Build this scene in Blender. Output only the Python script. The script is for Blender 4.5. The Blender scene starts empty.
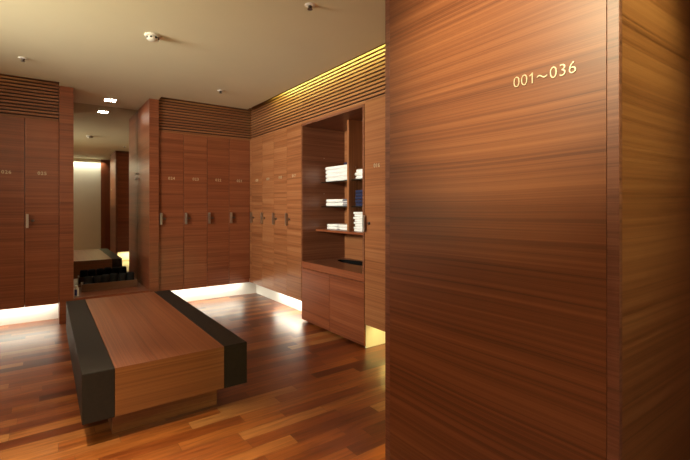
import bpy, bmesh, math, random
from mathutils import Vector, Matrix
random.seed(7)
R = math.radians
scn = bpy.context.scene
COL = scn.collection

# ------------------------------------------------------------------ materials
def new_mat(name):
    m = bpy.data.materials.new(name); m.use_nodes = True
    nt = m.node_tree
    for n in list(nt.nodes):
        if n.type != 'OUTPUT_MATERIAL' and n.type != 'BSDF_PRINCIPLED': nt.nodes.remove(n)
    b = next(n for n in nt.nodes if n.type == 'BSDF_PRINCIPLED')
    return m, nt, b
def N(nt, t, **k):
    n = nt.nodes.new(t)
    for a, v in k.items(): setattr(n, a, v)
    return n
def math_n(nt, op, a, b=None):
    n = N(nt, 'ShaderNodeMath', operation=op)
    for i, v in enumerate((a, b)):
        if v is None: continue
        if isinstance(v, (int, float)): n.inputs[i].default_value = v
        else: nt.links.new(v, n.inputs[i])
    return n.outputs[0]
def ramp(nt, fac, stops, interp='LINEAR'):
    n = N(nt, 'ShaderNodeValToRGB'); cr = n.color_ramp; cr.interpolation = interp
    while len(cr.elements) < len(stops): cr.elements.new(0.5)
    for e, (p, c) in zip(cr.elements, stops): e.position = p; e.color = (*c, 1)
    nt.links.new(fac, n.inputs[0]); return n.outputs[0]
def noise(nt, vec, scale, detail=4, rough=.55, dim='3D'):
    n = N(nt, 'ShaderNodeTexNoise'); n.noise_dimensions = dim
    n.inputs['Scale'].default_value = scale; n.inputs['Detail'].default_value = detail
    n.inputs['Roughness'].default_value = rough
    nt.links.new(vec, n.inputs['Vector']); return n.outputs['Fac']
def plain(name, col, rough=.5, metal=0, coat=0, var=.0, vscale=30, bump=0, spec=.5):
    m, nt, b = new_mat(name)
    b.inputs['Roughness'].default_value = rough; b.inputs['Metallic'].default_value = metal
    b.inputs['Coat Weight'].default_value = coat; b.inputs['Specular IOR Level'].default_value = spec
    tc = N(nt, 'ShaderNodeTexCoord')
    f = noise(nt, tc.outputs['Object'], vscale, 3)
    lo = tuple(c*(1-var) for c in col); hi = tuple(min(1, c*(1+var)) for c in col)
    nt.links.new(ramp(nt, f, [(.3, lo), (.7, hi)]), b.inputs['Base Color'])
    if bump:
        bp = N(nt, 'ShaderNodeBump'); bp.inputs['Strength'].default_value = bump; bp.inputs['Distance'].default_value = .002
        f2 = noise(nt, tc.outputs['Object'], vscale*8, 3)
        nt.links.new(f2, bp.inputs['Height']); nt.links.new(bp.outputs[0], b.inputs['Normal'])
    return m
def emit(name, col, s):
    m, nt, b = new_mat(name)
    b.inputs['Base Color'].default_value = (*col, 1); b.inputs['Emission Color'].default_value = (*col, 1)
    b.inputs['Emission Strength'].default_value = s
    return m
K = .95                                          # overall depth of the stained veneers
def wood(name, dark, mid, light, rough=.32, across=16., along=.28, tone=.25, spec=.5, contrast=1.25, wander=.05):
    """veneer: UV u runs along the grain (metres), v across it"""
    m, nt, b = new_mat(name); L = nt.links
    uv = N(nt, 'ShaderNodeUVMap'); oi = N(nt, 'ShaderNodeObjectInfo')
    sx = N(nt, 'ShaderNodeSeparateXYZ'); L.new(uv.outputs[0], sx.inputs[0])
    rnd = math_n(nt, 'MULTIPLY', oi.outputs['Random'], 37.3)
    dark, mid, light = [(c[0]*K, c[1]*K*.96, c[2]*K*.92) for c in (dark, mid, light)]
    cw = N(nt, 'ShaderNodeCombineXYZ')                                # slow wander of the grain lines
    L.new(math_n(nt, 'MULTIPLY', sx.outputs[0], .9), cw.inputs[0]); L.new(math_n(nt, 'MULTIPLY', sx.outputs[1], 1.3), cw.inputs[1]); L.new(rnd, cw.inputs[2])
    wv = math_n(nt, 'ADD', sx.outputs[1], math_n(nt, 'MULTIPLY', noise(nt, cw.outputs[0], 1., 1, .4), wander))
    def vec(su, sv):
        c = N(nt, 'ShaderNodeCombineXYZ')
        L.new(math_n(nt, 'MULTIPLY', sx.outputs[0], su), c.inputs[0])
        L.new(math_n(nt, 'MULTIPLY', wv, sv), c.inputs[1])
        L.new(rnd, c.inputs[2]); return c.outputs[0]
    broad = noise(nt, vec(along, across), 1., 3, .55)
    mid_n = noise(nt, vec(along*1.7, across*4.6), 1., 3, .6)
    fine = noise(nt, vec(along*7, across*22), 1., 2, .6)
    s = math_n(nt, 'ADD', math_n(nt, 'MULTIPLY', broad, .33), math_n(nt, 'MULTIPLY', mid_n, .42))
    s = math_n(nt, 'ADD', s, math_n(nt, 'MULTIPLY', fine, .25))
    s = math_n(nt, 'ADD', math_n(nt, 'MULTIPLY', math_n(nt, 'SUBTRACT', s, .5), contrast), .5)
    s = math_n(nt, 'ADD', s, math_n(nt, 'MULTIPLY', math_n(nt, 'SUBTRACT', oi.outputs['Random'], .5), tone*.25))
    sv = noise(nt, vec(along*1.1, across*2.7), 1., 2, .5)
    st = N(nt, 'ShaderNodeMapRange'); st.interpolation_type = 'SMOOTHSTEP'
    L.new(sv, st.inputs['Value']); st.inputs['From Min'].default_value = .60; st.inputs['From Max'].default_value = .70
    s = math_n(nt, 'SUBTRACT', s, math_n(nt, 'MULTIPLY', st.outputs['Result'], .085))
    L.new(ramp(nt, s, [(.33, dark), (.48, mid), (.66, light)]), b.inputs['Base Color'])
    L.new(math_n(nt, 'ADD', math_n(nt, 'MULTIPLY', fine, .12), rough-.06), b.inputs['Roughness'])
    b.inputs['Specular IOR Level'].default_value = spec
    bp = N(nt, 'ShaderNodeBump'); bp.inputs['Strength'].default_value = .12; bp.inputs['Distance'].default_value = .001
    L.new(fine, bp.inputs['Height']); L.new(bp.outputs[0], b.inputs['Normal'])
    return m
def floor_mat():
    m, nt, b = new_mat('jatoba_floor'); L = nt.links
    tc = N(nt, 'ShaderNodeTexCoord'); sx = N(nt, 'ShaderNodeSeparateXYZ'); L.new(tc.outputs['Object'], sx.inputs[0])
    W, LEN = .092, .62
    v = math_n(nt, 'DIVIDE', sx.outputs[1], W); row = math_n(nt, 'FLOOR', v); fv = math_n(nt, 'SUBTRACT', v, row)
    wr = N(nt, 'ShaderNodeTexWhiteNoise', noise_dimensions='1D'); L.new(row, wr.inputs['W'])
    ln = math_n(nt, 'ADD', math_n(nt, 'MULTIPLY', wr.outputs['Value'], .35), LEN-.17)
    u = math_n(nt, 'ADD', math_n(nt, 'DIVIDE', sx.outputs[0], ln), math_n(nt, 'MULTIPLY', wr.outputs['Value'], 9.7))
    cell = math_n(nt, 'FLOOR', u); fu = math_n(nt, 'SUBTRACT', u, cell)
    cid = N(nt, 'ShaderNodeCombineXYZ'); L.new(row, cid.inputs[0]); L.new(cell, cid.inputs[1])
    wn = N(nt, 'ShaderNodeTexWhiteNoise', noise_dimensions='2D'); L.new(cid.outputs[0], wn.inputs['Vector'])
    base = ramp(nt, wn.outputs['Value'], [(0, (.075, .015, .004)), (.2, (.140, .030, .006)), (.5, (.215, .052, .010)), (.75, (.265, .076, .015)), (.93, (.31, .105, .026)), (1, (.37, .16, .050))])
    c = N(nt, 'ShaderNodeCombineXYZ')
    L.new(math_n(nt, 'MULTIPLY', sx.outputs[0], 3.2), c.inputs[0]); L.new(math_n(nt, 'MULTIPLY', sx.outputs[1], 34), c.inputs[1])
    L.new(math_n(nt, 'MULTIPLY', wn.outputs['Value'], 60), c.inputs[2])
    g = N(nt, 'ShaderNodeTexNoise'); g.inputs['Scale'].default_value = 1; g.inputs['Detail'].default_value = 5; g.inputs['Distortion'].default_value = .8
    L.new(c.outputs[0], g.inputs['Vector'])
    gr = ramp(nt, g.outputs['Fac'], [(.3, (.62, .55, .50)), (.5, (.95, .95, .95)), (.72, (1.3, 1.3, 1.25))])
    mx = N(nt, 'ShaderNodeMix', data_type='RGBA', blend_type='MULTIPLY'); mx.inputs[0].default_value = 1
    L.new(base, mx.inputs[6]); L.new(gr, mx.inputs[7])
    # joints
    def edge(fr, w):
        d = math_n(nt, 'MINIMUM', fr, math_n(nt, 'SUBTRACT', 1, fr)); return math_n(nt, 'LESS_THAN', d, w)
    j = math_n(nt, 'MAXIMUM', edge(fv, .012), edge(fu, .0018))
    m2 = N(nt, 'ShaderNodeMix', data_type='RGBA', blend_type='MIX')
    L.new(math_n(nt, 'MULTIPLY', j, .6), m2.inputs[0]); L.new(mx.outputs[2], m2.inputs[6]); m2.inputs[7].default_value = (.03, .010, .005, 1)
    L.new(m2.outputs[2], b.inputs['Base Color'])
    L.new(math_n(nt, 'ADD', math_n(nt, 'MULTIPLY', g.outputs['Fac'], .12), .27), b.inputs['Roughness'])
    b.inputs['Specular IOR Level'].default_value = .5; b.inputs['Coat Weight'].default_value = .35; b.inputs['Coat Roughness'].default_value = .27
    bp = N(nt, 'ShaderNodeBump'); bp.inputs['Strength'].default_value = .15; bp.inputs['Distance'].default_value = .001
    L.new(math_n(nt, 'SUBTRACT', g.outputs['Fac'], j), bp.inputs['Height']); L.new(bp.outputs[0], b.inputs['Normal'])
    return m
def striped(name, ca, cb, n):
    m, nt, b = new_mat(name)
    tc = N(nt, 'ShaderNodeTexCoord'); sx = N(nt, 'ShaderNodeSeparateXYZ'); nt.links.new(tc.outputs['Object'], sx.inputs[0])
    f = math_n(nt, 'FRACT', math_n(nt, 'MULTIPLY', math_n(nt, 'ADD', sx.outputs[0], math_n(nt, 'MULTIPLY', sx.outputs[2], .7)), n))
    nt.links.new(ramp(nt, f, [(0, ca), (.5, cb)], 'CONSTANT'), b.inputs['Base Color']); b.inputs['Roughness'].default_value = .9
    return m

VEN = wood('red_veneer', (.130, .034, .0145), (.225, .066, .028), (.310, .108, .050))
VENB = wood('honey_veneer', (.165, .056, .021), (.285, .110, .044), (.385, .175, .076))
VENP = wood('panel_veneer', (.084, .0215, .0066), (.168, .051, .0165), (.250, .090, .032), rough=.40, across=15, along=.12, tone=.0, contrast=1.2, wander=.055)
VENI = wood('cabinet_veneer', (.110, .036, .018), (.185, .068, .034), (.26, .11, .06))
BENCHW = wood('bench_veneer', (.118, .038, .011), (.188, .068, .020), (.25, .102, .033), rough=.33, across=24, along=.2, tone=0)
SLAT = wood('slat_veneer', (.150, .050, .020), (.255, .096, .040), (.34, .150, .068), across=6, rough=.4)
BENCHT = wood('bench_top_veneer', (.115, .033, .013), (.190, .060, .025), (.26, .098, .044), rough=.36, spec=.35, across=24, along=.2, tone=0)
DARKW = plain('dark_gap', (.030, .010, .005), .7)
FLOOR = floor_mat()
CEIL = plain('ceiling_paint', (.67, .625, .46), .85, var=.012, vscale=3, spec=.2)
CREAM = plain('cream_paint', (.84, .80, .64), .7, var=.02, vscale=4, spec=.3)
WHITE = plain('white_board', (.86, .85, .80), .45, var=.01)
LEATHER = plain('dark_leather', (.017, .0125, .0095), .55, var=.12, vscale=60, bump=.25, spec=.15)
ALU = plain('brushed_metal', (.50, .46, .42), .38, metal=1, var=.06)
DMETAL = plain('dark_metal', (.16, .14, .13), .35, metal=1, var=.05)
BRASS = plain('champagne_metal', (.60, .50, .35), .42, metal=.6, var=.04)
TOWEL = plain('white_terry', (.91, .92, .94), .95, var=.03, vscale=60, bump=.5)
NAVY = plain('navy_terry', (.016, .022, .075), .95, var=.3, vscale=60, bump=.5)
BLACKC = plain('black_cloth', (.008, .008, .0085), .85, var=.3, vscale=50, bump=.5)
BLACK = plain('black_void', (.004, .004, .004), .8, spec=.1)
GLASS = plain('smoked_shelf', (.02, .018, .016), .12, spec=.6)
PLAST = plain('white_plastic', (.82, .80, .76), .4)
DETC = plain('detector_plastic', (.62, .58, .50), .5)
BLUE = plain('blue_print', (.03, .04, .22), .4)
TRAYW = wood('walnut_tray', (.09, .038, .018), (.16, .072, .036), (.24, .115, .058), across=20)
MIR, _nt, _b = new_mat('mirror_glass')
_b.inputs['Metallic'].default_value = 1; _b.inputs['Roughness'].default_value = .015; _b.inputs['Base Color'].default_value = (.60, .58, .53, 1)
LAMP = emit('lamp_glow', (1, .93, .78), 85)

# ------------------------------------------------------------------ mesh helpers
def uvs(bm, grain='x'):
    ul = bm.loops.layers.uv.verify(); g = 'xyz'.index(grain)
    for f in bm.faces:
        n = f.normal; a = max(range(3), key=lambda i: abs(n[i]))
        rest = [i for i in range(3) if i != a]
        ui = g if g in rest else rest[0]
        vi = [i for i in rest if i != ui][0]
        for l in f.loops: l[ul].uv = (l.vert.co[ui] + a*3.1, l.vert.co[vi] + a*1.7)
class MB:
    def __init__(s): s.bm = bmesh.new()
    def box(s, x0, x1, y0, y1, z0, z1, bev=0, seg=2):
        t = bmesh.new(); bmesh.ops.create_cube(t, size=1)
        for v in t.verts: v.co = Vector(((x0+x1)/2+v.co.x*(x1-x0), (y0+y1)/2+v.co.y*(y1-y0), (z0+z1)/2+v.co.z*(z1-z0)))
        if bev: bmesh.ops.bevel(t, geom=t.edges[:], offset=bev, segments=seg, affect='EDGES', profile=.5)
        return s.merge(t)
    def merge(s, t, M=None):
        if M is not None: t.transform(M)
        me = bpy.data.meshes.new('tmp'); t.to_mesh(me); t.free(); s.bm.from_mesh(me); bpy.data.meshes.remove(me); return s
    def lathe(s, prof, M=None, seg=28):
        """prof: (radius, height) list, closed at both ends, about local z"""
        t = bmesh.new(); rings = []
        for r, z in prof:
            rings.append([t.verts.new((r*math.cos(2*math.pi*k/seg), r*math.sin(2*math.pi*k/seg), z)) for k in range(seg)])
        for a, b in zip(rings, rings[1:]):
            for k in range(seg): t.faces.new((a[k], a[(k+1) % seg], b[(k+1) % seg], b[k]))
        t.faces.new(rings[0][::-1]); t.faces.new(rings[-1])
        bmesh.ops.recalc_face_normals(t, faces=t.faces[:])
        return s.merge(t, M)
    def prism(s, pts, x0, x1, bev=0, M=None):
        """pts: outline in (y,z), extruded along x"""
        t = bmesh.new()
        a = [t.verts.new((x0, p[0], p[1])) for p in pts]; b = [t.verts.new((x1, p[0], p[1])) for p in pts]
        n = len(pts)
        t.faces.new(a[::-1]); t.faces.new(b)
        for i in range(n): t.faces.new((a[i], a[(i+1) % n], b[(i+1) % n], b[i]))
        bmesh.ops.recalc_face_normals(t, faces=t.faces[:])
        if bev: bmesh.ops.bevel(t, geom=[e for e in t.edges if len(e.link_faces) == 2 and e.calc_face_angle() > 1.0], offset=bev, segments=2, affect='EDGES')
        return s.merge(t, M)
    def build(s, name, m, parent=None, loc=(0, 0, 0), grain='x', smooth=False):
        s.bm.normal_update(); uvs(s.bm, grain)
        me = bpy.data.meshes.new(name); s.bm.to_mesh(me); s.bm.free()
        if smooth:
            for p in me.polygons: p.use_smooth = True
        me.materials.append(m)
        o = bpy.data.objects.new(name, me); COL.objects.link(o); o.location = loc
        if parent: o.parent = parent
        return o
def tag(o, label=None, cat=None, group=None, kind=None):
    if label: o['label'] = label
    if cat: o['category'] = cat
    if group: o['group'] = group
    if kind: o['kind'] = kind
    return o
def thing(name, label, cat, loc, rz=0, group=None):
    o = bpy.data.objects.new(name, None); COL.objects.link(o); o.empty_display_size = .1
    o.location = loc; o.rotation_euler = (0, 0, rz)
    return tag(o, label, cat, group)
def copy_tree(o, parent=None):
    c = o.copy(); COL.objects.link(c)
    if parent: c.parent = parent
    for ch in list(o.children): copy_tree(ch, c)
    return c
def box(name, m, dims, parent=None, bev=0, grain='x', loc=(0, 0, 0)):
    return MB().box(*dims, bev=bev).build(name, m, parent, loc, grain)
def struct(name, m, dims, grain='x', bev=0):
    return tag(box(name, m, dims, None, bev, grain), kind='structure')
def text_mesh(body, size, depth, name='number', spacing=1.0, offset=0.0):
    c = bpy.data.curves.new(name, 'FONT'); c.body = body; c.size = size; c.extrude = depth; c.space_character = spacing
    c.align_x = 'CENTER'; c.align_y = 'CENTER'; c.resolution_u = 3; c.offset = offset
    o = bpy.data.objects.new('tmp_text', c); COL.objects.link(o)
    dg = bpy.context.evaluated_depsgraph_get(); me = bpy.data.meshes.new_from_object(o.evaluated_get(dg))
    bpy.data.objects.remove(o); bpy.data.curves.remove(c); me.name = name
    return me

# ------------------------------------------------------------------ key dimensions
YA, XB = 5.40, 2.28           # locker door planes: far wall and right wall
ZC = 2.545                    # ceiling
ZB, ZT = .216, 2.163          # underside and top of the lockers
YM = 6.115                    # mirror

# ------------------------------------------------------------------ room
struct('floor', FLOOR, (-2.4, 3.1, -1.2, 6.3, -.05, 0))
c = MB(); c.box(-2.3, 2.172, -1.0, 5.22, ZC, ZC+.035); c.box(.12, 1.105, 5.22, 6.16, ZC, ZC+.035); c.box(2.172, 3.05, -1.0, 1.46, ZC, ZC+.035)
tag(c.build('ceiling', CEIL), kind='structure')
struct('ceiling_cove', CEIL, (-2.4, 3.1, -1.2, 6.3, 2.80, 2.85))
struct('wall_far', VEN, (-2.4, 3.1, 6.16, 6.3, 0, 2.80))
struct('wall_right', VEN, (3.0, 3.1, -1.2, 6.16, 0, 2.80), 'y')
struct('wall_left', CREAM, (-2.4, -2.3, -1.2, 6.16, 0, 2.80), 'y')
w = MB(); w.box(-2.3, 1.225, -1.0, -.86, 0, 2.80)
tag(w.build('wall_back', CREAM), kind='structure')
struct('trim_1', VEN, (1.225, 3.0, -1.0, -.85, 0, ZC), 'z')
struct('baseboard_far', WHITE, (1.112, 2.62, 5.66, 5.685, 0, ZB))
struct('baseboard_left', WHITE, (-2.3, .118, 5.66, 5.685, 0, ZB))
struct('baseboard_right', WHITE, (2.485, 2.51, 3.99, 5.658, 0, ZB))
struct('baseboard_passage', WHITE, (2.66, 2.685, 1.5, 2.868, 0, ZB))
# pillars flanking the mirror recess
struct('trim_2', VEN, (.119, .247, 5.375, 6.158, 0, ZC-.001), 'x')
struct('trim_3', VEN, (1.003, 1.109, 5.375, 6.158, 0, ZC-.001), 'y')

# mirror recess
mir = box('wall_mirror', MIR, (.248, 1.002, YM, YM+.012, .262, ZC-.002)); mir.location = (0, 0, 0)
tag(mir, 'tall frameless mirror filling the back of the recess between two wooden pillars', 'mirror')
sh = thing('alcove_shelf', 'low built-in wooden ledge at the foot of the mirror, behind the bench', 'shelf', (.625, 5.75, 0))
box('top_board', VEN, (-.377, .377, -.372, .36, .225, .257), sh, .002)
box('base_box', VEN, (-.377, .377, -.352, .36, 0, .225), sh)
for z, nm in ((1.69, 'upper'), (1.625, 'lower')):
    p = MB().lathe([(.002, 0), (.010, .001), (.010, .008), (.006, .012), (.006, .022), (.010, .024), (.010, .030), (.002, .031)], Matrix.Rotation(R(-90), 4, 'Y'), 16).build('wall_peg', PLAST, None, (1.003, 6.08, z), smooth=True)
    tag(p, 'small pale round peg on the recess side wall beside the mirror, %s of two' % nm, 'peg')
dl = thing('recessed_downlight', 'square glowing downlight set in the recess ceiling in front of the mirror', 'ceiling light', (.635, 5.735, ZC))
fr = MB()
for d in ((-.066, .066, -.066, -.056), (-.066, .066, .056, .066), (-.066, -.056, -.056, .056), (.056, .066, -.056, .056)): fr.box(*d, -.004, .0)
fr.build('trim_ring', PLAST, dl)
box('diffuser', LAMP, (-.0555, .0555, -.0555, .0555, -.0052, -.0002), dl)

# ------------------------------------------------------------------ lockers
def locker_parts(root, W, mat, num, handle=True):
    D = .55
    box('body', VEN, (.0015, W-.0015, .021, D, ZB, ZT), root, grain='x')
    door = box('door', mat, (.0022, W-.0022, 0, .02, ZB-.0, ZT), root, .0012)
    me = text_mesh(num, .048, .0015, spacing=1.15, offset=.0006); me.materials.append(BRASS)
    t = bpy.data.objects.new('number', me); COL.objects.link(t); t.parent = door
    t.location = (W*.50, -.0016, 1.602); t.rotation_euler = (R(90), 0, 0)
    h = MB(); h.box(.012, .034, -.034, -.028, 1.035, 1.178, .0015); h.box(.012, .018, -.029, 0, 1.035, 1.178)
    h.build('handle', ALU, door)
    k = MB(); k.lathe([(.002, 0), (.0145, .0005), (.0145, .007), (.010, .010), (.002, .0102)], Matrix.Translation((.066, 0, 1.108)) @ Matrix.Rotation(R(90), 4, 'X'), 20)
    k.box(.058, .082, -.022, -.009, 1.104, 1.112, .001)
    k.build('lock', DMETAL, door)
WA = (XB-1.114)/4
GL = 'lockers along the far wall'
def make_locker(x, y, rz, W, mat, num, label, group):
    r = thing('locker', label, 'locker', (x, y, 0), rz, group); locker_parts(r, W, mat, num); return r
txt = {'024': 'directly right of the mirror pillar', '023': 'second to the right of the mirror pillar', '022': 'third to the right of the mirror pillar', '021': 'last before the far corner'}
for i, n in enumerate(('024', '023', '022', '021')):
    make_locker(1.114+i*WA, YA, 0, WA, VEN, n, 'tall red-brown wooden far wall locker, %s' % txt[n], 'lockers right of the mirror')
WL = .2925
txl = {'025': 'numbered 025, directly left of the mirror pillar', '026': 'numbered 026, cut by the left picture edge', '027': 'third left of the mirror', '028': 'fourth left of the mirror'}
for i, n in enumerate(('025', '026', '027', '028')):
    make_locker(.118-(i+1)*WL, YA, 0, WL, VEN, n, 'tall red-brown wooden far wall locker, %s' % txl[n], 'lockers left of the mirror')
WB = .3375
txb = {'020': 'nearest the far corner', '019': 'second from the far corner', '018': 'third from the far corner', '017': 'touching the left side of the towel cabinet'}
for i, n in enumerate(('020', '019', '018', '017')):
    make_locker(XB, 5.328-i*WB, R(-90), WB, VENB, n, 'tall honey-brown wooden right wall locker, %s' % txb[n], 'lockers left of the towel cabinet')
txr = {'016': 'directly right of the towel cabinet', '015': 'second right of the towel cabinet', '014': 'third right of the towel cabinet'}
for i, n in enumerate(('016', '015', '014')):
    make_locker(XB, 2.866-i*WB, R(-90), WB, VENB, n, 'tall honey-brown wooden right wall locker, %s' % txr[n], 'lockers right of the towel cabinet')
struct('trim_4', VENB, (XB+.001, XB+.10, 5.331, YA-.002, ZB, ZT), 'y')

# ------------------------------------------------------------------ slatted grilles above the lockers
def grille(x, y, rz, W, label, mat=SLAT):
    r = thing('slatted_grille', label, 'grille', (x, y, ZT+.006), rz, 'slatted grilles above the lockers')
    H = .56
    box('backing_board', DARKW, (0, W, .026, .04, 0, H), r)
    s = MB(); p = .0345; n = int(H/p)
    for k in range(n): s.box(.001, W-.001, .003, .026, .004+k*p, .004+k*p+.0205, .0012, 1)
    s.build('slats', mat, r)
    box('bottom_rail', mat, (0, W, 0, .05, -.006, .0035), r)
    return r
grille(1.112, YA+.004, 0, XB-1.112+.02, 'horizontal slatted wood grille above the far wall lockers right of the mirror')
grille(-2.29, YA+.004, 0, 2.406, 'horizontal slatted wood grille above the lockers left of the mirror')
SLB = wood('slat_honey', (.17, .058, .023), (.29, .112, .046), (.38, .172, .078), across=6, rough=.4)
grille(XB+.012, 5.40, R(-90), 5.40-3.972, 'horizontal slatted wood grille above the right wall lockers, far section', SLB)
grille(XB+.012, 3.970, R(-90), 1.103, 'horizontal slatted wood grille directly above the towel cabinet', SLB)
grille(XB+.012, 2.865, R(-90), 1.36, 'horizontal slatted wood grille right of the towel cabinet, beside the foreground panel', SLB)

# ------------------------------------------------------------------ towel cabinet (local x runs away from the far wall, local y into the wall)
Y0, W = 3.974, 1.104
cab = thing('towel_cabinet', 'built-in wooden towel cabinet with open lit shelves and two doors below', 'cabinet', (XB, Y0, 0), R(-90))
D = .572
box('side_panel', VENI, (.002, .016, .0, D, .658, ZT), cab, grain='y')
box('side_panel', VENI, (W-.024, W-.002, .0, D, .658, ZT), cab, grain='y')
box('back_panel', VENB, (.016, W-.024, D, D+.016, .60, ZT), cab)
box('top_panel', VENI, (.016, W-.024, .0, D, 2.137, ZT), cab)
box('apron', VEN, (.002, W-.002, .0, .02, .587, .657), cab, .001)
bb = box('base_box', VENI, (.003, W-.012, .022, D, .03, .582), cab)
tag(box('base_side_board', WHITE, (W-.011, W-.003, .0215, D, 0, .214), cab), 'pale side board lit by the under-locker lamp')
box('kick_board', DARKW, (.03, W-.012, .05, D, 0, .03), cab)
box('door', VEN, (.003, W/2-.002, 0, .02, .022, .580), cab, .0012)
box('door', VEN, (W/2+.002, W-.003, 0, .02, .022, .580), cab, .0012)
# counter with a round drop opening
t = bmesh.new()
cx, cy, rx, ry = .49, .41, .35, .118
outer = [t.verts.new(p) for p in ((.016, .02, .657), (W-.024, .02, .657), (W-.024, D, .657), (.016, D, .657))]
inner = [t.verts.new((cx+rx*math.cos(2*math.pi*k/40), cy+ry*math.sin(2*math.pi*k/40), .657)) for k in range(40)]
ed = [t.edges.new((outer[i], outer[(i+1) % 4])) for i in range(4)] + [t.edges.new((inner[i], inner[(i+1) % 40])) for i in range(40)]
bmesh.ops.triangle_fill(t, edges=ed, use_beauty=True)
for f in list(t.faces):
    c_ = f.calc_center_median()
    if ((c_.x-cx)/rx)**2 + ((c_.y-cy)/ry)**2 < .9: t.faces.remove(f)
bmesh.ops.recalc_face_normals(t, faces=t.faces[:])
for f in t.faces:
    if f.normal.z < 0: f.normal_flip()
ex = bmesh.ops.extrude_face_region(t, geom=t.faces[:])
for v in ex['geom']:
    if isinstance(v, bmesh.types.BMVert): v.co.z -= .022
bmesh.ops.recalc_face_normals(t, faces=t.faces[:])
mb = MB(); mb.merge(t); mb.build('counter', VENI, cab)
li = MB(); li.lathe([(.98, -.044), (.98, -.0008), (1.0, -.0008), (1.0, -.048)], Matrix.Translation((cx, cy, .657)) @ Matrix.Diagonal((rx-.001, ry-.001, 1, 1)), 40)
li.build('drop_liner', BLACK, cab)
# divider and shelves
xd = Y0-3.405
box('divider', VENB, (xd-.016, xd+.016, .215, D, 1.006, 2.137), cab, grain='z')
box('shelf', VEN, (.016, W-.024, .175, D, .982, 1.004), cab, .001)
for (a, b_, z) in ((.018, xd-.017, 1.247), (.018, xd-.017, 1.520), (xd+.017, W-.026, 1.247), (xd+.017, W-.026, 1.520)):
    tag(box('shelf', GLASS, (a, b_, .245, D-.004, z, z+.010), cab, .001), 'thin smoked shelf')
for (x, y, z) in ((.0165, .28, 1.66), (.0165, .50, 1.66), (.0165, .28, 1.40), (xd+.0162, .30, 1.66), (.0165, .28, 1.80)):
    MB().lathe([(.001, 0), (.004, .0005), (.004, .008), (.001, .0085)], Matrix.Rotation(R(90), 4, 'Y'), 10).build('shelf_pin', ALU, cab, (x, y, z))

# ------------------------------------------------------------------ towels
def fold_profile(Wd, h, layers=2, seed=0):
    """outline in (y,z): rounded folds at the front, open layer ends at the back"""
    rr = random.Random(seed); pts = []; t = h/layers
    for k in range(layers):                                        # front, bottom to top: a bulge per layer
        for j in range(7):
            a = -math.pi/2 + math.pi*j/6
            pts.append((-Wd/2 - math.cos(a)*t*.45, k*t + t/2 + math.sin(a)*t/2*.86))
    for k in reversed(range(layers)):
        for j in range(7):
            a = math.pi/2 - math.pi*j/6
            pts.append((Wd/2 + math.cos(a)*t*.40 + rr.uniform(-.004, .004)*0, k*t + t/2 + math.sin(a)*t/2*.94))
    return pts
def towel(x, y, z, w, d, h, m, label, cat='towel', group=None, layers=1, seed=0, name='folded_towel', jit=.007):
    rr = random.Random(seed)
    t = MB(); t.prism(fold_profile(w-.02, h, layers, seed), -d/2, d/2)
    bm = t.bm; bmesh.ops.bevel(bm, geom=[e for e in bm.edges if len(e.link_faces) == 2 and e.calc_face_angle(0) > 1.2], offset=h*.12, segments=2, affect='EDGES')
    bmesh.ops.subdivide_edges(bm, edges=[e for e in bm.edges if e.calc_length() > .08], cuts=5)
    for v in bm.verts:
        v.co.z += .004*math.sin(v.co.x*23+seed)*math.sin(v.co.y*17+seed*2)*min(1, max(0, v.co.z/h))*0
    o = t.build(name, m, None, (x+rr.uniform(-jit, jit), y+rr.uniform(-jit, jit), z), smooth=True)
    return tag(o, label, cat, group)
ORD = {4: ['bottom', 'third from top', 'second', 'topmost'], 3: ['bottom', 'middle', 'topmost'], 2: ['bottom', 'topmost']}
def stack(n, x, y, z, w, d, h, m, what, where, group, seed):
    for k in range(n):
        if k == 0: o_ = 'lowest'
        elif k == n-1: o_ = 'topmost'
        else: o_ = ('second', 'third', 'fourth', 'fifth', 'sixth', 'seventh')[k-1] + ' from the bottom'
        towel(x, y, z+k*(h+.0012), w, d, h, m, '%s %s, %s' % (what, where, o_), group=group, seed=seed+k)
XS = XB+.36     # middle of the shelf depth
stack(4, 2.665, 3.675, 1.5305, .41, .26, .040, TOWEL, 'white folded towel', 'big stack on the top left shelf', 'white towels, top left shelf', 10)
towel(2.60, 3.53, 1.5305+.166, .085, .07, .026, NAVY, 'small dark blue cloth lying on the big white towel stack', 'cloth', seed=3, name='folded_cloth')
stack(3, 2.665, 3.185, 1.5305, .30, .26, .032, TOWEL, 'white folded towel', 'on the top right cabinet shelf', 'white towels, top right shelf', 20)
stack(5, 2.665, 3.185, 1.2575, .30, .26, .032, NAVY, 'navy blue folded towel', 'on the middle right cabinet shelf', 'navy towels, middle right shelf', 30)
stack(2, 2.665, 3.725, 1.2575, .29, .26, .039, TOWEL, 'white folded towel', 'on the middle left cabinet shelf', 'white towels, middle left shelf', 40)
STR = striped('striped_cloth', (.55, .55, .58), (.16, .16, .22), 60)
towel(2.665, 3.504, 1.2575, .115, .26, .078, STR, 'grey striped folded cloth right of the white towels, middle left shelf', 'cloth', layers=2, jit=0, seed=44, name='folded_cloth')
stack(8, 2.65, 3.185, 1.0048, .30, .27, .0235, TOWEL, 'white folded towel', 'in the tall stack on the wooden bottom shelf', 'white towels, tall bottom stack', 50)
stack(2, 2.66, 3.765, 1.0048, .19, .24, .028, TOWEL, 'small white folded towel', 'in the low left pile on the wooden shelf', 'small white towels, low left pile', 60)
stack(2, 2.66, 3.54, 1.0048, .19, .24, .028, TOWEL, 'small white folded towel', 'in the low pile beside the divider, wooden shelf', 'small white towels, low pile by the divider', 70)

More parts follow.
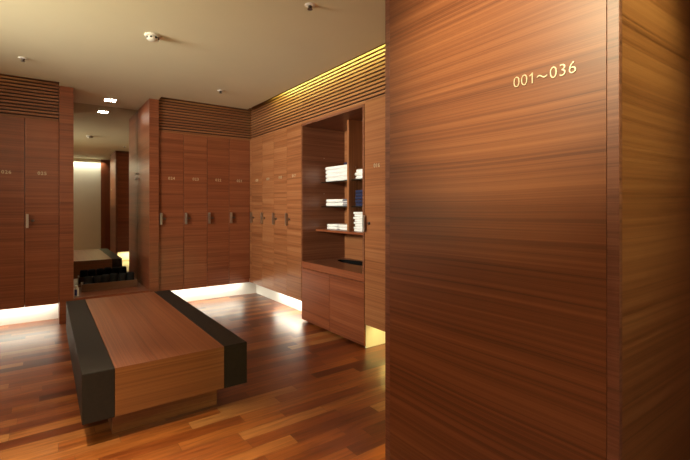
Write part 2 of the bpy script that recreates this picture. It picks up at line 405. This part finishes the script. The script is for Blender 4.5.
# ------------------------------------------------------------------ bench
bx0, bx1, by0, by1, bh, bu = .150, 1.030, 2.482, 4.50, .400, .145
bench = thing('bench', 'low wide wooden bench with dark leather bands in the middle of the floor', 'bench', ((bx0+bx1)/2, (by0+by1)/2, 0))
hw, hl = (bx1-bx0)/2, (by1-by0)/2
tp = box('seat_top', BENCHT, (-hw+.1475, hw-.1475, -hl, hl, bh-.004, bh), bench, .001, 'y')
box('seat_body', BENCHW, (-hw+.1475, hw-.1475, -hl+.001, hl-.001, bu, bh-.004), bench)
for s in (-1, 1):
    a, b_ = (-hw, -hw+.147) if s < 0 else (hw-.147, hw)
    tag(box('leather_band', LEATHER, (a, b_, -hl-.001, hl+.001, bu-.002, bh+.001), bench, .004), 'dark brown leather band')
box('plinth', BENCHW, (-hw+.148, hw-.150, -hl+.125, hl-.125, 0, bu), bench)

# ------------------------------------------------------------------ things on the ledge
tray = thing('wooden_tray', 'long dark wooden tray on the ledge in front of the mirror', 'tray', (.637, 5.815, .257))
tm = MB(); tm.box(-.292, .292, -.095, .095, 0, .012); tm.box(-.292, .292, -.095, -.083, .012, .088, .001); tm.box(-.292, .292, .083, .095, .012, .088, .001)
tm.box(-.292, -.280, -.083, .083, .012, .088); tm.box(.280, .292, -.083, .083, .012, .088)
tm.build('tray_body', TRAYW, tray)
nb = 6
for k in range(nb):
    rr = random.Random(90+k); q = MB(); r0 = .0445; h_ = .158+rr.uniform(-.008, .008)
    q.lathe([(.004, .001), (r0*.92, .001), (r0, .012), (r0*1.01, h_*.5), (r0, h_-.018), (r0*.93, h_-.006), (r0*.80, h_), (r0*.74, h_-.008), (r0*.56, h_-.004), (r0*.48, h_+.002), (r0*.40, h_-.007), (r0*.2, h_-.002), (.002, h_)], None, 24)
    q.box(.0425, .0450, -.010, .012, .004, h_-.012, .0012)
    o = q.build('rolled_cloth', BLACKC, None, (.637-.2275+k*.091, 5.815+rr.uniform(-.02, .02), .257+.0125), smooth=True)
    o.rotation_euler = (0, 0, R(rr.uniform(200, 320)))
    pos = ('leftmost', 'second from the left', 'third from the left', 'third from the right', 'second from the right', 'rightmost')[k]
    tag(o, 'black rolled cloth standing in the wooden tray, %s' % pos, 'cloth', 'black rolled cloths in the tray')
bt = thing('bottle', 'small white bottle with a blue side on the ledge, left of the tray', 'bottle', (.281, 5.48, .257))
b1 = MB(); b1.lathe([(.012, 0), (.0185, .002), (.020, .006), (.020, .085), (.016, .096), (.010, .100), (.010, .104), (.002, .1045)], None, 24); b1.build('bottle_body', PLAST, bt, smooth=True)
b2 = MB(); b2.lathe([(.002, .100), (.0125, .1005), (.0125, .122), (.011, .124), (.002, .1245)], None, 20); b2.build('cap', PLAST, bt, smooth=True)
b3 = MB()
t = bmesh.new(); seg = 10; r1, r2 = []  , []
for k in range(seg+1):
    a = R(165)+R(110)*k/seg
    r1.append(t.verts.new((.0206*math.cos(a), .0206*math.sin(a), .012))); r2.append(t.verts.new((.0206*math.cos(a), .0206*math.sin(a), .080)))
for k in range(seg): t.faces.new((r1[k], r1[k+1], r2[k+1], r2[k]))
b3.merge(t); b3.build('side_print', BLUE, bt)

# ------------------------------------------------------------------ big locker block in the foreground
XP, PY0, PY1 = 1.30, .4915, 1.4776
blk = thing('locker_block', 'large wooden end panel of a locker row marked 001~036, in the right foreground', 'locker row', (XP, PY0, 0))
LW = PY1-PY0; ZP = 2.538; XE = 1.66
st = .0322
box('front_panel', VENP, (0, .02, st+.0008, LW-st-.0008, 0, ZP), blk, .0006, 'y')
STRIP = wood('strip_veneer', (.10, .036, .020), (.175, .062, .034), (.25, .10, .056), across=26, along=.8, rough=.42)
box('edge_strip', STRIP, (0, .02, 0, st, 0, ZP), blk, .0015, 'y')
box('edge_strip', STRIP, (0, .02, LW-st, LW, 0, ZP), blk, .0015, 'y')
SIDEP = wood('side_veneer', (.115, .040, .013), (.215, .080, .027), (.30, .125, .045), rough=.36, across=14, along=.12, tone=0)
box('side_panel', SIDEP, (.0205, XE, .0005, .02, 0, ZP), blk)
box('carcass', VENI, (.0205, XE, .022, LW-.04, .21, ZP), blk)
box('kick_board', WHITE, (.0205, XE, LW-.27, LW-.25, 0, .208), blk)
box('end_return', STRIP, (.0205, .04, LW-.25, LW-.002, 0, ZP), blk, 0, 'y')
for k in range(5):
    box('door', VEN, (.042+k*.323, .042+k*.323+.320, LW-.038, LW-.018, .216, ZP-.05), blk, .001)
# raised lettering
sg = MB()
def add_text(ch, yc, zc, size):
    me = text_mesh(ch, size, .0014, 'sign_tmp', 1, -.0010)
    t = bmesh.new(); t.from_mesh(me); bpy.data.meshes.remove(me)
    M = Matrix.Translation((-.0018, yc, zc)) @ Matrix.Rotation(R(-90), 4, 'Z') @ Matrix.Rotation(R(90), 4, 'X')
    sg.merge(t, M)
zs = 1.6725
ys = [.802, .774, .746, None, .676, .647, .618]
for chh, yy in zip('001 036', ys):
    if yy: add_text(chh, yy-PY0, zs, .054)
sg.merge(bmesh.ops.create_cube and (lambda b: (bmesh.ops.create_cube(b, size=1), b)[1])(bmesh.new()), Matrix.Translation((-.0018, .7505-PY0, zs+.0135)) @ Matrix.Rotation(R(-32), 4, 'X') @ Matrix.Diagonal((.0028, .012, .0034, 1)))   # flag of the 1
t = bmesh.new(); pr = []
for k in range(25):                                                   # the wave dash
    u = k/24; yy = .7305-.034*u; zz = zs-.001+.0042*math.sin(2*math.pi*u)
    dz = math.cos(2*math.pi*u); w_ = .0019
    pr.append([t.verts.new((x_, yy-PY0, zz+s_*w_)) for x_, s_ in ((-.0032, 1), (-.0032, -1), (-.0004, -1), (-.0004, 1))])
for a, b_ in zip(pr, pr[1:]):
    for i in range(4): t.faces.new((a[i], a[(i+1) % 4], b_[(i+1) % 4], b_[i]))
t.faces.new(pr[0]); t.faces.new(pr[-1][::-1]); bmesh.ops.recalc_face_normals(t, faces=t.faces[:])
sg.merge(t)
tag(sg.build('number_sign', BRASS, blk), 'raised pale metal numerals 001~036')

# ------------------------------------------------------------------ ceiling fittings
sd = thing('smoke_detector', 'round white smoke detector on the ceiling above the bench', 'smoke detector', (.655, 3.385, ZC))
MB().lathe([(.01, 0), (.056, 0), (.056, -.010), (.050, -.016), (.01, -.016)], None, 36).build('base', DETC, sd, smooth=False)
MB().lathe([(.01, -.016), (.044, -.016), (.042, -.030), (.034, -.040), (.018, -.045), (.002, -.046)], None, 36).build('dome', DETC, sd, smooth=True)
for k in range(8):
    a = 2*math.pi*k/8+.35
    MB().box(-.006, .006, -.003, .003, -.006, .006, .001, 1).build('vent_slot', BLACK, sd, (.0425*math.cos(a), .0425*math.sin(a), -.026)).rotation_euler = (0, 0, a+math.pi/2)
def sprinkler(x, y, r, label):
    s = thing('sprinkler', label, 'sprinkler', (x, y, ZC), 0, 'ceiling sprinklers')
    MB().lathe([(.004, .003), (r, .003), (r, -.003), (r*.7, -.007), (.004, -.007)], None, 28).build('escutcheon', PLAST, s)
    h = MB(); h.lathe([(.002, -.007), (r*.34, -.007), (r*.34, -.018), (r*.18, -.022), (r*.18, -.026), (r*.5, -.027), (r*.5, -.029), (.002, -.0295)], None, 16)
    h.build('head', DMETAL, s)
sprinkler(1.375, 2.288, .034, 'ceiling sprinkler in a pale ring near the top of the picture')
sprinkler(-.158, 4.563, .034, 'small ceiling sprinkler above the lockers left of the mirror')
sprinkler(1.578, 4.551, .034, 'small ceiling sprinkler in front of the far wall grille')

# ------------------------------------------------------------------ lights
def area(name, loc, aim, sx, sy, power, col, spread=180, shape='RECTANGLE'):
    l = bpy.data.lights.new(name, 'AREA'); l.shape = shape; l.size = sx
    if shape in ('RECTANGLE', 'ELLIPSE'): l.size_y = sy
    l.energy = power; l.color = col; l.spread = R(spread)
    o = bpy.data.objects.new(name, l); COL.objects.link(o); o.location = loc
    d = Vector(aim).normalized()
    if abs(d.z) > .99: o.rotation_euler = (0, 0, 0) if d.z < 0 else (R(180), 0, 0)
    else: o.rotation_euler = d.to_track_quat('-Z', 'Y').to_euler()
    return o
WARM = (1, .88, .62); NEUT = (1, .93, .80); YEL = (1, .78, .26)
DOWN = (0, 0, -1)
# strips under the lockers
STR_C = (1, .94, .76)
area('strip_far', (1.70, 5.585, ZB-.006), DOWN, 1.12, .03, 4.2, STR_C)
area('strip_left', (-1.09, 5.585, ZB-.006), DOWN, 2.38, .03, 8.4, STR_C)
area('strip_right', (2.42, 4.45, ZB-.006), DOWN, .03, .92, 4.2, STR_C)
area('strip_near', (2.42, 2.3, ZB-.006), DOWN, .03, 1.0, 3.2, (1, .80, .22))
area('strip_block', (2.1, PY1-.14, .2), DOWN, 1.4, .03, 15, (1, .86, .36))
# cove strips above the ceiling edge
area('cove_right', (2.15, 3.2, 2.66), (1, 0, -.5), 2.9, .03, 14, (.82, 1, .26))
area('cove_far', (1.55, 5.19, 2.665), (0, 1, -.55), .7, .03, .3, YEL)
area('cove_left', (-.9, 5.19, 2.665), (0, 1, -.55), 1.6, .03, .5, YEL)
# wall wash of the back wall, lit left wall, spots, added ceiling fills
area('back_wash', (.1, -.80, 2.50), (0, -.1, -1), 2.4, .04, 21, (1, .99, .86), 110)
area('left_wall_light', (-2.2, 3.3, 2.0), (1, .20, -.10), 1.8, .7, 58, (1, .94, .77), 76)
area('left_cove', (-2.1, 2.6, 2.12), (.55, 0, 1), .05, 4.5, 34, (1, .88, .50), 170)
def spot(name, loc, target, power, col, size, rad=.05):
    l = bpy.data.lights.new(name, 'SPOT'); l.energy = power; l.color = col; l.spot_size = R(size); l.spot_blend = 1; l.shadow_soft_size = rad
    o = bpy.data.objects.new(name, l); COL.objects.link(o); o.location = loc
    o.rotation_euler = (Vector(target)-Vector(loc)).to_track_quat('-Z', 'Y').to_euler(); return o
spot('spot_panel', (-.45, .80, 2.50), (XP, .84, 1.88), 400, (1, .91, .58), 43)
spot('spot_passage', (1.42, -.35, 2.50), (1.36, PY0, 1.78), 100, (1, .98, .46), 58)
area('fill_centre', (-.3, 1.5, ZC-.006), DOWN, .14, .14, 42, WARM, 70, 'DISK')  # added fill, out of view, brightens the near floor and bench front
area('fill_left', (-.65, 3.9, ZC-.006), DOWN, .14, .14, 9, WARM, 100, 'DISK')  # added out-of-view fill for the far lockers, floor and bench top
w = bpy.data.worlds.new('room_world'); scn.world = w; w.use_nodes = True
w.node_tree.nodes['Background'].inputs[0].default_value = (1, .85, .6, 1); w.node_tree.nodes['Background'].inputs[1].default_value = .0

# ------------------------------------------------------------------ camera
cd = bpy.data.cameras.new('camera'); cam = bpy.data.objects.new('camera', cd); COL.objects.link(cam)
cam.location = (0, 0, 1.25); cam.rotation_euler = (R(90), 0, -math.atan2(415, 575))
cd.sensor_width = 36; cd.lens = 415/690*36; cd.shift_y = -23/690; cd.clip_start = .02
scn.camera = cam
vs = scn.view_settings
vs.view_transform = 'Standard'; vs.look = 'None'; vs.gamma = 1; vs.use_curve_mapping = False; vs.exposure = .0
